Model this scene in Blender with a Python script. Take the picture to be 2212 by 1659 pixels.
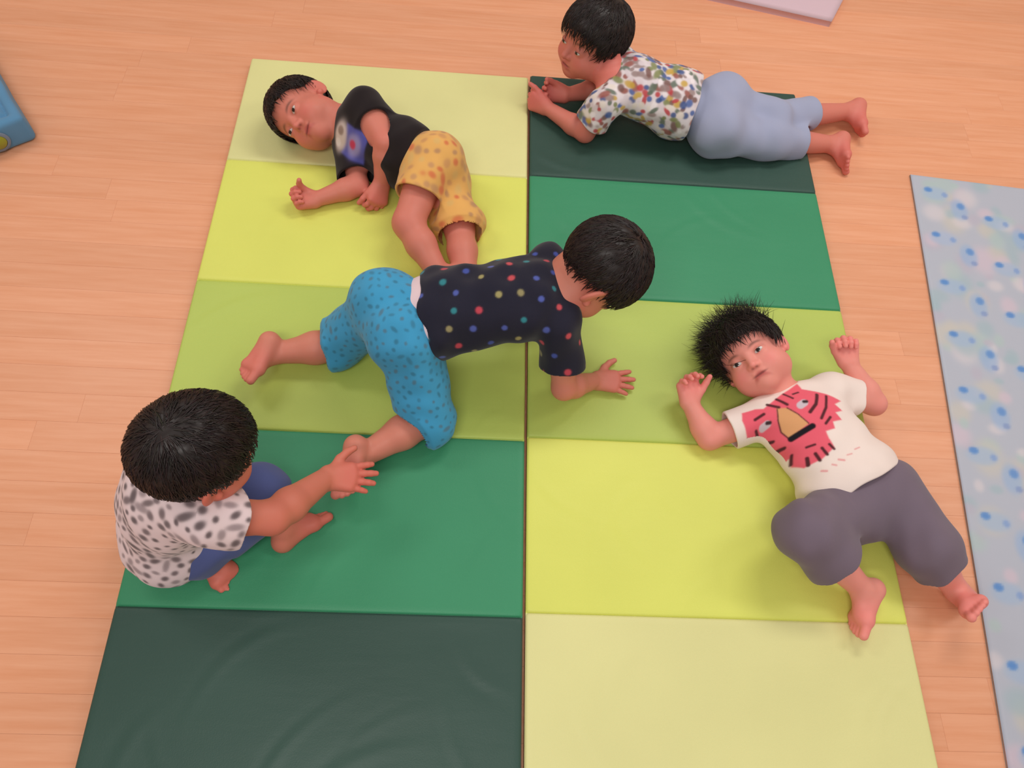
import bpy, math, random
import numpy as np
from mathutils import Matrix, Vector

# ------------------------------------------------------------------ scene, camera, light
for o in list(bpy.data.objects):
    bpy.data.objects.remove(o, do_unlink=True)
SC = bpy.context.scene
COL = SC.collection
T = 0.03                      # thickness of the folding mats (their top is at z = T)
U = 0.40                      # depth of one mat panel
F = 1572.5                    # focal length in pixels of the 2212 wide frame
CAM = np.array([-.3284, -4.5886, 3.9678]) * U + np.array([0, 0, T])
CR = np.array([[0.99734771, -0.04638155, -0.05609185],
               [0.0169273, 0.8973384, -0.44101844],
               [0.07078849, 0.43889924, 0.89574351]])
cd = bpy.data.cameras.new('camera'); cam = bpy.data.objects.new('camera', cd); COL.objects.link(cam)
cd.sensor_width = 36.0; cd.lens = F / 2212 * 36.0; cd.clip_start = 0.02
cam.matrix_world = Matrix.Translation(CAM) @ Matrix(CR.tolist()).to_4x4()
SC.camera = cam

SC.view_settings.view_transform = 'Standard'
SC.view_settings.look = 'None'
SC.view_settings.gamma = 1.0
SC.view_settings.use_curve_mapping = False
SC.view_settings.exposure = -0.06

w = bpy.data.worlds.new('room_light'); SC.world = w; w.use_nodes = True
w.node_tree.nodes['Background'].inputs[0].default_value = (1.0, 0.95, 0.90, 1)
w.node_tree.nodes['Background'].inputs[1].default_value = 0.42

def ceiling_lamp(x, y, power, sx=1.3, sy=0.5, col=(1.0, 0.955, 0.90)):
    l = bpy.data.lights.new('ceiling_lamp', 'AREA'); l.shape = 'RECTANGLE'
    l.size = sx; l.size_y = sy; l.energy = power; l.color = col
    o = bpy.data.objects.new('ceiling_lamp', l); COL.objects.link(o); o.location = (x, y, 2.7)
    return o
ceiling_lamp(-2.0, 0.1, 19)
ceiling_lamp(0.8, 0.2, 29)
ceiling_lamp(2.4, -0.6, 18)
ceiling_lamp(-0.5, -2.5, 32)

# ------------------------------------------------------------------ small helpers
def lin(c):
    c = np.asarray(c, float) / 255.0
    return np.where(c <= 0.04045, c / 12.92, ((c + 0.055) / 1.055) ** 2.4)
def rgba(c):
    return tuple(lin(c)) + (1.0,)
def at(px, py, h):
    """point of the room seen at a photo pixel, h metres above the mat top"""
    d = CR @ np.array([(px - 1106) / F, -(py - 829.5) / F, -1.0])
    t = (h + T - CAM[2]) / d[2]
    return CAM + t * d
def nrm(v):
    v = np.asarray(v, float); return v / (np.linalg.norm(v) + 1e-12)

def tag(o, label=None, cat=None, group=None, kind=None):
    if label: o['label'] = label
    if cat: o['category'] = cat
    if group: o['group'] = group
    if kind: o['kind'] = kind
    return o
def empty(name, loc):
    o = bpy.data.objects.new(name, None); COL.objects.link(o); o.location = loc
    o.empty_display_size = 0.05
    return o
def make_mesh(name, V, faces, smooth=True, col=None):
    """faces: int array (n,3) or (n,4), or list of such arrays"""
    if not isinstance(faces, list): faces = [faces]
    me = bpy.data.meshes.new(name)
    V = np.asarray(V, np.float32)
    me.vertices.add(len(V)); me.vertices.foreach_set('co', V.ravel())
    loops = np.concatenate([f.ravel() for f in faces]).astype(np.int32)
    tot = np.concatenate([np.full(len(f), f.shape[1], np.int32) for f in faces])
    start = np.concatenate([[0], np.cumsum(tot)[:-1]]).astype(np.int32)
    me.loops.add(len(loops)); me.loops.foreach_set('vertex_index', loops)
    me.polygons.add(len(tot)); me.polygons.foreach_set('loop_start', start)
    me.polygons.foreach_set('loop_total', tot)
    me.polygons.foreach_set('use_smooth', np.full(len(tot), smooth))
    me.update(calc_edges=True); me.validate()
    if col is not None:
        a = me.attributes.new('Col', 'FLOAT_COLOR', 'POINT')
        c4 = np.ones((len(V), 4), np.float32); c4[:, :3] = col
        a.data.foreach_set('color', c4.ravel())
    return me
def add_obj(name, me, mat, parent=None):
    o = bpy.data.objects.new(name, me); COL.objects.link(o)
    if mat and not me.materials: me.materials.append(mat)
    if parent is not None:
        o.parent = parent
    return o

# ------------------------------------------------------------------ materials
def new_mat(name):
    m = bpy.data.materials.new(name); m.use_nodes = True
    nt = m.node_tree; b = nt.nodes['Principled BSDF']
    return m, nt, b
def noise(nt, scale, detail=3, vec=None, rough=0.5):
    n = nt.nodes.new('ShaderNodeTexNoise'); n.inputs['Scale'].default_value = scale
    n.inputs['Detail'].default_value = detail; n.inputs['Roughness'].default_value = rough
    if vec: nt.links.new(vec, n.inputs['Vector'])
    return n
def bump(nt, b, height, strength, dist=0.01):
    n = nt.nodes.new('ShaderNodeBump'); n.inputs['Strength'].default_value = strength
    n.inputs['Distance'].default_value = dist
    nt.links.new(height, n.inputs['Height']); nt.links.new(n.outputs[0], b.inputs['Normal'])
def coords(nt, out='Object', scale=(1, 1, 1), rot=(0, 0, 0)):
    t = nt.nodes.new('ShaderNodeTexCoord'); m = nt.nodes.new('ShaderNodeMapping')
    m.inputs['Scale'].default_value = scale; m.inputs['Rotation'].default_value = rot
    nt.links.new(t.outputs[out], m.inputs['Vector'])
    return m.outputs[0]
def attr_mat(name, rough=0.8, spec=0.3, sss=0.0, sheen=0.0, bscale=0, bstr=0.1, bdist=0.002):
    m, nt, b = new_mat(name)
    a = nt.nodes.new('ShaderNodeAttribute'); a.attribute_name = 'Col'
    nt.links.new(a.outputs['Color'], b.inputs['Base Color'])
    b.inputs['Roughness'].default_value = rough
    b.inputs['Specular IOR Level'].default_value = spec
    if sss:
        b.inputs['Subsurface Weight'].default_value = sss
        b.inputs['Subsurface Radius'].default_value = (1.0, 0.35, 0.2)
        b.inputs['Subsurface Scale'].default_value = 0.006
    if sheen:
        b.inputs['Sheen Weight'].default_value = sheen
    if bscale:
        n = noise(nt, bscale, 2, coords(nt)); bump(nt, b, n.outputs[0], bstr, bdist)
    return m
M_SKIN = attr_mat('skin', 0.52, 0.35, sss=0.25, bscale=350, bstr=0.06, bdist=0.001)
M_CLOTH = attr_mat('cotton_cloth', 0.92, 0.12, sheen=0.15, bscale=700, bstr=0.18, bdist=0.001)
M_HAIR = attr_mat('black_hair', 0.42, 0.35)
M_EYE = attr_mat('eye', 0.12, 0.5)

def vinyl(name, c):
    m, nt, b = new_mat(name)
    v = coords(nt)
    n = noise(nt, 3.0, 3, v)
    mx = nt.nodes.new('ShaderNodeMix'); mx.data_type = 'RGBA'
    mx.inputs['A'].default_value = rgba(c); mx.inputs['B'].default_value = rgba(np.clip(np.array(c) * 1.07 + 4, 0, 255))
    nt.links.new(n.outputs[0], mx.inputs['Factor']); nt.links.new(mx.outputs['Result'], b.inputs['Base Color'])
    b.inputs['Roughness'].default_value = 0.46; b.inputs['Specular IOR Level'].default_value = 0.30
    n2 = noise(nt, 420, 2, v); n3 = noise(nt, 9, 3, coords(nt, scale=(0.35, 1.4, 1), rot=(0, 0, 0.7)))
    ad = nt.nodes.new('ShaderNodeMath'); ad.operation = 'MULTIPLY_ADD'
    nt.links.new(n3.outputs[0], ad.inputs[0]); ad.inputs[1].default_value = 6.0; nt.links.new(n2.outputs[0], ad.inputs[2])
    bump(nt, b, ad.outputs[0], 0.25, 0.0012)
    return m

def wood_mat():
    m, nt, b = new_mat('laminate_wood')
    oi = nt.nodes.new('ShaderNodeObjectInfo')
    t = nt.nodes.new('ShaderNodeTexCoord')
    ad = nt.nodes.new('ShaderNodeVectorMath'); ad.operation = 'MULTIPLY_ADD'
    ad.inputs[1].default_value = (1, 1, 1)
    cm = nt.nodes.new('ShaderNodeCombineXYZ')
    mu = nt.nodes.new('ShaderNodeMath'); mu.operation = 'MULTIPLY'; mu.inputs[1].default_value = 37.0
    nt.links.new(oi.outputs['Random'], mu.inputs[0]); nt.links.new(mu.outputs[0], cm.inputs[0]); nt.links.new(mu.outputs[0], cm.inputs[1])
    nt.links.new(t.outputs['Object'], ad.inputs[0]); nt.links.new(cm.outputs[0], ad.inputs[2])
    mp = nt.nodes.new('ShaderNodeMapping'); mp.inputs['Scale'].default_value = (1.6, 26, 1)
    nt.links.new(ad.outputs[0], mp.inputs['Vector'])
    n = noise(nt, 2.2, 5, mp.outputs[0], 0.62)
    r = nt.nodes.new('ShaderNodeValToRGB')
    r.color_ramp.elements[0].position = 0.30; r.color_ramp.elements[0].color = rgba((224, 153, 114))
    r.color_ramp.elements[1].position = 0.72; r.color_ramp.elements[1].color = rgba((234, 170, 135))
    nt.links.new(n.outputs[0], r.inputs[0])
    hs = nt.nodes.new('ShaderNodeHueSaturation')
    mr = nt.nodes.new('ShaderNodeMapRange'); mr.inputs['To Min'].default_value = 0.955; mr.inputs['To Max'].default_value = 1.035
    nt.links.new(oi.outputs['Random'], mr.inputs['Value']); nt.links.new(mr.outputs[0], hs.inputs['Value'])
    nt.links.new(r.outputs[0], hs.inputs['Color']); nt.links.new(hs.outputs[0], b.inputs['Base Color'])
    b.inputs['Roughness'].default_value = 0.40; b.inputs['Specular IOR Level'].default_value = 0.42
    bump(nt, b, n.outputs[0], 0.05, 0.001)
    return m
M_WOOD = wood_mat()

# ------------------------------------------------------------------ floor of laminate strips
def box_mesh(name, sx, sy, sz, bev=0.0):
    x, y = sx / 2, sy / 2
    b = bev
    V = [(-x, -y, -sz), (x, -y, -sz), (x, y, -sz), (-x, y, -sz),
         (-x, -y, -b), (x, -y, -b), (x, y, -b), (-x, y, -b),
         (-x + b, -y + b, 0), (x - b, -y + b, 0), (x - b, y - b, 0), (-x + b, y - b, 0)]
    Fq = np.array([(3, 2, 1, 0), (0, 1, 5, 4), (1, 2, 6, 5), (2, 3, 7, 6), (3, 0, 4, 7),
                   (4, 5, 9, 8), (5, 6, 10, 9), (6, 7, 11, 10), (7, 4, 8, 11), (8, 9, 10, 11)])
    return make_mesh(name, V, Fq, smooth=False)
fl = add_obj('floor', make_mesh('floor', [(-3.7, -4.3, -.003), (3.9, -4.3, -.003), (3.9, 3.3, -.003), (-3.7, 3.3, -.003)], np.array([(0, 1, 2, 3)]), False), M_WOOD)
tag(fl, 'pale orange wood laminate floor of narrow strips under the mats', kind='structure')
M_WALL, _nt, _b = new_mat('wall_paper')
_b.inputs['Base Color'].default_value = rgba((236, 228, 214)); _b.inputs['Roughness'].default_value = .85
_n = noise(_nt, 180, 2, coords(_nt)); bump(_nt, _b, _n.outputs[0], .15, .002)
def wall(name, x0, y0, x1, y1, label):
    d = nrm(np.array([x1 - x0, y1 - y0, 0])); n = np.array([-d[1], d[0], 0]) * .10
    p = [np.array([x0, y0, 0.]), np.array([x1, y1, 0.])]; V = []
    for z in (-.003, 2.75):
        V += [p[0] + [0, 0, z], p[1] + [0, 0, z], p[1] + n + [0, 0, z], p[0] + n + [0, 0, z]]
    Fw = np.array([(3, 2, 1, 0), (4, 5, 6, 7), (0, 1, 5, 4), (1, 2, 6, 5), (2, 3, 7, 6), (3, 0, 4, 7)])
    o = add_obj(name, make_mesh(name, V, Fw, False), M_WALL); tag(o, label, kind='structure')
wall('wall_back', -3.6, 3.2, 3.8, 3.2, 'plain off-white wall beyond the top of the view')
wall('wall_left', -3.6, -4.2, -3.6, 3.2, 'plain off-white wall beyond the left of the view')
wall('wall_right', 3.8, 3.2, 3.8, -4.2, 'plain off-white wall beyond the right of the view')
rnd = random.Random(4)
PW, PL = 0.072, 1.30
plank_me = box_mesh('plank', PL - .0002, PW - .0002, .003, .0002); plank_me.materials.append(M_WOOD)
nrow = 52
for r in range(nrow):
    y = 1.15 - r * PW
    x = -2.9 + rnd.uniform(0, PL)
    for c in range(4):
        o = bpy.data.objects.new('plank', plank_me); COL.objects.link(o); o.parent = fl
        o.location = (x + c * PL, y, 0)

# ------------------------------------------------------------------ folding mats
W = 2.0908 * U
def panel_mesh(w_, d_, seed, creases):
    """soft vinyl covered foam slab: rounded edges, slack skin with creases; local origin at centre, bottom z=0"""
    nx, ny = 88, 44
    e = 0.0065
    def line(n, L):
        t = np.linspace(-L / 2 + e, L / 2 - e, n - 6)
        a = np.array([0, .35, .7]) * math.pi / 2 / .999
        off = e * (1 - np.sin(np.array([0, .5, 1.0]) * math.pi / 2))[::-1]
        lo = -L / 2 + e - e * np.cos(np.array([0, .33, .66]) * math.pi / 2)
        return np.concatenate([lo, t, -lo[::-1]])
    X, Y = np.meshgrid(line(nx, w_), line(ny, d_), indexing='ij')
    ex = np.clip(np.abs(X) - (w_ / 2 - e), 0, e); ey = np.clip(np.abs(Y) - (d_ / 2 - e), 0, e)
    q = np.minimum(np.sqrt(ex ** 2 + ey ** 2), e)
    Z = T - e + np.sqrt(np.maximum(e * e - q * q, 0))
    rs = np.random.RandomState(seed)
    m = np.clip(np.minimum(w_ / 2 - np.abs(X), d_ / 2 - np.abs(Y)) / .03, 0, 1)
    dz = np.zeros_like(X)
    for _ in range(14):
        k = rs.uniform(8, 26); a = rs.uniform(0, math.pi)
        dz += rs.uniform(.00006, .00018) * np.sin(k * (X * math.cos(a) + Y * math.sin(a)) + rs.uniform(0, 6.3))
    for (cx, cy, ang, ln, wd, amp) in creases:
        u = (X - cx) * math.cos(ang) + (Y - cy) * math.sin(ang); v = -(X - cx) * math.sin(ang) + (Y - cy) * math.cos(ang)
        v = v + 0.25 * u * u / max(ln, .05)
        dz += amp * np.exp(-(u / ln) ** 2) * (np.exp(-(v / wd) ** 2) - .6 * np.exp(-((v - 1.6 * wd) / wd) ** 2))
    Z = Z + m * (dz - .0004)
    n0 = nx * ny
    V = np.stack([X, Y, Z], -1).reshape(-1, 3)
    I = np.arange(n0).reshape(nx, ny)
    Fq = np.stack([I[:-1, :-1], I[1:, :-1], I[1:, 1:], I[:-1, 1:]], -1).reshape(-1, 4)
    ring = np.concatenate([I[:, 0], I[-1, 1:], I[-2::-1, -1], I[0, -2:0:-1]])
    B = V[ring].copy(); B[:, 2] = 0
    bi = n0 + np.arange(len(ring)); k = len(ring)
    side = np.stack([ring, bi, np.roll(bi, -1), np.roll(ring, -1)], 1)
    V = np.concatenate([V, B])
    me = make_mesh('panel', V, [Fq, side[:, ::-1]])
    return me
C_PALE, C_LIME, C_APPLE, C_GREEN, C_DARK = (212, 209, 146), (210, 214, 102), (173, 190, 92), (56, 134, 96), (48, 74, 66)
VIN = {}
for nme, c in (('pale', C_PALE), ('lime', C_LIME), ('apple', C_APPLE), ('green', C_GREEN), ('dark', C_DARK)):
    VIN[nme] = vinyl('vinyl_' + nme, c)
PNAME = {'pale': 'pale yellow-green vinyl panel', 'lime': 'bright lime yellow vinyl panel', 'apple': 'apple green vinyl panel',
         'green': 'mid green vinyl panel', 'dark': 'dark green vinyl panel'}
def play_mat(x0, y0, ang, order, label, seed):
    root = empty('folding_play_mat', (x0, y0, 0)); root.rotation_euler = (0, 0, ang)
    tag(root, label, 'play mat', 'two folding play mats side by side')
    rs = random.Random(seed)
    for i, nme in enumerate(order):
        cr = []
        for k in range(10 if nme == 'dark' else 6):
            cr.append((rs.uniform(-.38, .38) , rs.uniform(-.16, .16), rs.choice([.9, 1.1, 2.2, 2.5, .6]) + rs.uniform(-.2, .2),
                       rs.uniform(.05, .13), rs.uniform(.006, .014), rs.uniform(.0006, .0017) * (1.5 if nme == 'dark' else 1)))
        me = panel_mesh(W, U, seed * 10 + i, cr)
        o = add_obj('panel', me, VIN[nme], root)
        o.location = (W / 2, -U * (i + .5), 0)
        tag(o, PNAME[nme])
    return root
play_mat(-W, 0, 0, ['pale', 'lime', 'apple', 'green', 'dark'],
         'green folding play mat on the left with dark green end panel nearest the viewer', 1)
play_mat(.0182 * U, .025 * U, -.0006, ['dark', 'green', 'apple', 'lime', 'pale'],
         'green folding play mat on the right with pale end panel nearest the viewer', 2)

# ------------------------------------------------------------------ printed sheet mat on the right
def slab(name, pts, thick, z0, n=(2, 2), bev=.004, wav=0.0, seed=0):
    """four world corners (counter-clockwise) -> thin slab mesh with a gridded top, in local coords about its centre"""
    P = np.array(pts, float)[:, :2]; c = P.mean(0)
    nx, ny = n
    u, v = np.meshgrid(np.linspace(0, 1, nx), np.linspace(0, 1, ny), indexing='ij')
    XY = ((1 - u) * (1 - v))[..., None] * P[0] + (u * (1 - v))[..., None] * P[1] + (u * v)[..., None] * P[2] + ((1 - u) * v)[..., None] * P[3] - c
    rs = np.random.RandomState(seed)
    Z = np.full(u.shape, thick)
    if wav:
        for _ in range(10):
            k = rs.uniform(4, 22); a = rs.uniform(0, 3.14)
            Z += wav * np.sin(k * (XY[..., 0] * math.cos(a) + XY[..., 1] * math.sin(a)) + rs.uniform(0, 6)) / 4
    edge = (u == 0) | (u == 1) | (v == 0) | (v == 1)
    Z[edge] = thick - bev * .6
    V = np.concatenate([XY.reshape(-1, 2), Z.reshape(-1, 1)], 1)
    I = np.arange(nx * ny).reshape(nx, ny)
    Fq = np.stack([I[:-1, :-1], I[1:, :-1], I[1:, 1:], I[:-1, 1:]], -1).reshape(-1, 4)
    ring = np.concatenate([I[:, 0], I[-1, 1:], I[-2::-1, -1], I[0, -2:0:-1]])
    B = V[ring].copy(); B[:, 2] = 0
    bi = nx * ny + np.arange(len(ring))
    side = np.stack([ring, bi, np.roll(bi, -1), np.roll(ring, -1)], 1)[:, ::-1]
    return np.concatenate([V, B]), [Fq, side], (c[0], c[1], z0), (u, v)

def sheet():
    hz = .010 - T
    a = at(1968, 375, hz); b = at(2180, 1659, hz); t = at(2212, 406, hz)
    dl = nrm(b - a); dr = nrm(t - a)
    L = 1.62; Wd = 0.75
    pts = [a + dl * L, a + dl * L + dr * Wd, a + dr * Wd, a]
    V, Fs, loc, (u, v) = slab('sheet', pts, .010, 0, (150, 320), .006, .0012, 3)
    # print: pastel ground, pale blue patches carrying strong blue dots, set out in rows along the sheet
    n = u.size
    X = (u * Wd).ravel(); Y = ((1 - v) * L).ravel()
    rs = np.random.RandomState(8)
    base = np.tile(np.array([178, 182, 196.]), (n, 1))
    for _ in range(420):
        cx, cy = rs.uniform(0, Wd), rs.uniform(0, L); r = rs.uniform(.012, .04)
        c = [(205, 186, 200), (172, 190, 190), (196, 190, 182), (160, 180, 190), (208, 200, 206), (182, 176, 192)][rs.randint(6)]
        g = np.exp(-(((X - cx) / r) ** 2 + ((Y - cy) / (r * rs.uniform(.6, 1.4))) ** 2) ** 2)[:, None] * .75
        base = base * (1 - g) + np.array(c) * g
    def blob(cx, cy, rx, ry, c, s=1.0):
        nonlocal base
        g = np.exp(-(((X - cx) / rx) ** 2 + ((Y - cy) / ry) ** 2) ** 3)[:, None] * s
        base = base * (1 - g) + np.array(c) * g
    per = .168
    for i in range(12):
        y0 = .055 + i * per
        for j in range(5):
            ox = .045 + j * .17; oy = y0 + (.085 if j % 2 else 0)
            blob(ox + .02, oy + .012, .042, .026, (160, 180, 208), .75)
            blob(ox, oy, .013, .010, (84, 134, 200), .9); blob(ox + .048, oy + .014, .009, .010, (126, 154, 204), .8)
            ox2 = ox + .085; oy2 = oy + .055
            blob(ox2, oy2 + .01, .026, .04, (150, 174, 210), .75)
            blob(ox2 + .006, oy2 - .004, .012, .013, (92, 138, 200), .85); blob(ox2 + .012, oy2 + .036, .010, .009, (124, 144, 192), .7)
    col = np.zeros((len(V), 3)); col[:n] = lin(base); col[n:] = lin((150, 158, 160))
    me = make_mesh('printed_sheet', V, Fs, True, col)
    m = attr_mat('printed_vinyl', .5, .4, bscale=30, bstr=.12, bdist=.004)
    o = add_obj('printed_sheet', me, m); o.location = loc
    tag(o, 'pale blue printed sheet with blue dots on the floor at the right edge', 'sheet')
sheet()

def lilac_board():
    hz = .022 - T
    a = at(1797, 46, hz); b = at(1570, -4, hz); c = at(1822, -2, hz)
    d1 = nrm(b - a); d2 = nrm(c - a)
    pts = [a + d1 * .95, a, a + d2 * .6, a + d1 * .95 + d2 * .6]
    V, Fs, loc, _ = slab('board', pts, .022, 0, (40, 26), .003, .0004, 5)
    m, nt, bs = new_mat('lilac_vinyl'); bs.inputs['Base Color'].default_value = rgba((214, 186, 198))
    bs.inputs['Roughness'].default_value = .45
    n = noise(nt, 60, 2, coords(nt)); bump(nt, bs, n.outputs[0], .1, .002)
    o = add_obj('floor_board', make_mesh('floor_board', V, Fs), m); o.location = loc
    tag(o, 'pale lilac-grey flat mat lying on the floor at the top edge', 'mat')
lilac_board()

# ------------------------------------------------------------------ implicit surfaces (for bodies, clothes, hair)
def rc(a, b, ra, rb):
    a = np.asarray(a, np.float32); b = np.asarray(b, np.float32); ba = b - a; bb = float(ba @ ba) + 1e-12
    def fn(p):
        q = p - a; h = np.clip(q @ ba / bb, 0, 1)
        return np.linalg.norm(q - h[:, None] * ba, axis=1) - (ra + (rb - ra) * h)
    return fn
def ell(c, R, rad):
    c = np.asarray(c, np.float32); R = np.asarray(R, np.float32); rad = np.asarray(rad, np.float32)   # R rows: axes
    def fn(p):
        q = (p - c) @ R.T
        k0 = np.linalg.norm(q / rad, axis=1); k1 = np.linalg.norm(q / (rad * rad), axis=1) + 1e-9
        return np.where(k0 < 1e-3, -rad.min(), k0 * (k0 - 1) / k1)
    return fn
def sph(c, r):
    c = np.asarray(c, np.float32)
    return lambda p: np.linalg.norm(p - c, axis=1) - r
def smin(a, b, k):
    if k <= 0: return np.minimum(a, b)
    h = np.maximum(k - np.abs(a - b), 0) / k
    return np.minimum(a, b) - h * h * k * .25
def smax(a, b, k):
    return -smin(-a, -b, k)
def plane(pt, n):
    pt = np.asarray(pt, np.float32); n = np.asarray(nrm(n), np.float32)
    return lambda p: (p - pt) @ n
def union(fs, k):
    def fn(p):
        d = fs[0](p)
        for f in fs[1:]: d = smin(d, f(p), k)
        return d
    return fn
def cut(f, *pl, k=.003):
    def fn(p):
        d = f(p)
        for q in pl: d = smax(d, q(p), k)
        return d
    return fn
def folds(seed, lo=45, hi=110, n=6, dirs=None):
    rs = np.random.RandomState(seed); ws = []
    for _ in range(n):
        v = nrm(rs.normal(size=3)) if dirs is None else nrm(np.asarray(dirs) + .5 * rs.normal(size=3))
        ws.append(((v * rs.uniform(lo, hi)).astype(np.float32), rs.uniform(0, 6.28), nrm(rs.normal(size=3)).astype(np.float32) * 30))
    def fn(p):
        s = 0
        for k, ph, wv in ws: s = s + np.sin(p @ k + ph + 1.1 * np.sin(p @ wv + ph * 2))
        return s / n
    return fn

MATX0, MATX1, MATY0, MATY1 = -W, .0073 + W, -2.0, .01
def ground(p, eps=.0014):
    on = (p[:, 0] > MATX0) & (p[:, 0] < MATX1) & (p[:, 1] > MATY0) & (p[:, 1] < MATY1)
    return np.where(on, T, 0.0) + eps - p[:, 2]

def surface(prims, h, lo, hi, mods=(), margin=.012):
    """prims: list of (fn, k, op) with op 'u' or 's'; naive surface nets on a sparse block grid"""
    lo = np.asarray(lo, float) - 3 * h; n = np.ceil((np.asarray(hi, float) + 3 * h - lo) / h).astype(int)
    BS = 12
    nb = -(-n // BS); n = nb * BS
    G = np.empty(n, np.float32)
    bc = np.stack(np.meshgrid(*[np.arange(q) for q in nb], indexing='ij'), -1).reshape(-1, 3)
    cen = (lo + (bc * BS + (BS - 1) / 2) * h).astype(np.float32)
    Rb = BS * h * .5 * 1.7321
    D = np.stack([f(cen) for f, _, _ in prims])
    isu = np.array([op == 'u' for _, _, op in prims]); ks = np.array([k for _, k, _ in prims])
    m = D[isu].min(0)
    g1 = np.stack(np.meshgrid(*[np.arange(BS)] * 3, indexing='ij'), -1).reshape(-1, 3)
    off = (g1 * h).astype(np.float32)
    near = np.abs(m) < Rb * 1.35 + margin
    gm = None
    for q, b in enumerate(bc):
        sl = tuple(slice(x * BS, x * BS + BS) for x in b)
        if not near[q]:
            if m[q] > 0: G[sl] = m[q]; continue
            # deep inside, a modifier (ground) may still cut it
            c = cen[q:q + 1]
            dd = np.array([m[q]])
            for md in mods: dd = md(dd, c)
            if dd[0] < -Rb * 1.3: G[sl] = m[q]; continue
        p = (lo + b * BS * h).astype(np.float32) + off
        d = None
        lim = m[q] + 2.4 * Rb
        for i, (f, k, op) in enumerate(prims):
            if op == 'u':
                if D[i, q] > lim + k: continue
                v = f(p); d = v if d is None else smin(d, v, k)
            elif d is not None and D[i, q] < 2.4 * Rb + k:
                d = smax(d, -f(p), k)
        for md in mods: d = md(d, p)
        G[sl] = d.reshape(BS, BS, BS)
    s = G < 0
    cnt = np.zeros(n - 1, np.int8)
    for i in (0, 1):
        for j in (0, 1):
            for k in (0, 1):
                cnt += s[i:n[0] - 1 + i, j:n[1] - 1 + j, k:n[2] - 1 + k]
    mask = (cnt > 0) & (cnt < 8)
    idx = np.argwhere(mask)
    vid = np.full(mask.shape, -1, np.int32); vid[mask] = np.arange(len(idx))
    acc = np.zeros((len(idx), 3)); num = np.zeros(len(idx))
    cv = {}
    for c in [(i, j, k) for i in (0, 1) for j in (0, 1) for k in (0, 1)]:
        cv[c] = G[idx[:, 0] + c[0], idx[:, 1] + c[1], idx[:, 2] + c[2]].astype(float)
    for c in cv:
        for ax in range(3):
            if c[ax]: continue
            e = list(c); e[ax] = 1; a, b = cv[c], cv[tuple(e)]
            x = (a < 0) != (b < 0)
            t = np.where(x, a / np.where(x, a - b, 1), 0)
            pos = np.array(c, float)[None] + np.zeros((len(idx), 3)); pos[:, ax] = t
            acc[x] += pos[x]; num[x] += 1
    V = lo + (idx + acc / num[:, None]) * h
    faces = []
    for ax in range(3):
        a1, a2 = (ax + 1) % 3, (ax + 2) % 3
        s0 = np.take(s, range(n[ax] - 1), ax); s1 = np.take(s, range(1, n[ax]), ax)
        e = np.argwhere(s0 != s1)
        e = e[(e[:, a1] > 0) & (e[:, a2] > 0) & (e[:, a1] < n[a1] - 1) & (e[:, a2] < n[a2] - 1)]
        ins = s[e[:, 0], e[:, 1], e[:, 2]]
        def cell(d1, d2):
            c = e.copy(); c[:, a1] -= d1; c[:, a2] -= d2
            return vid[c[:, 0], c[:, 1], c[:, 2]]
        q = np.stack([cell(1, 1), cell(0, 1), cell(0, 0), cell(1, 0)], 1)
        q[~ins] = q[~ins][:, ::-1]
        faces.append(q)
    Fq = np.concatenate(faces)
    # one light smoothing pass to take the grid out of the surface
    for w_ in (.5, -.52):
        sm = np.zeros_like(V); ct = np.zeros(len(V))
        for i in range(4):
            a, b = Fq[:, i], Fq[:, (i + 1) % 4]
            for ax in range(3): sm[:, ax] += np.bincount(a, V[b, ax], len(V))
            ct += np.bincount(a, minlength=len(V))
        V = V + w_ * (sm / np.maximum(ct, 1)[:, None] - V)
    return V, Fq

# ------------------------------------------------------------------ people
def frame(fwd, up):
    f = nrm(fwd); u = np.asarray(up, float); u = nrm(u - f * (u @ f)); r = np.cross(f, u)
    return np.stack([r, f, u])          # rows: right, forward, up
CRC, CRR = np.array([0, -.008, .022]), np.array([.069, .083, .072])

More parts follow.
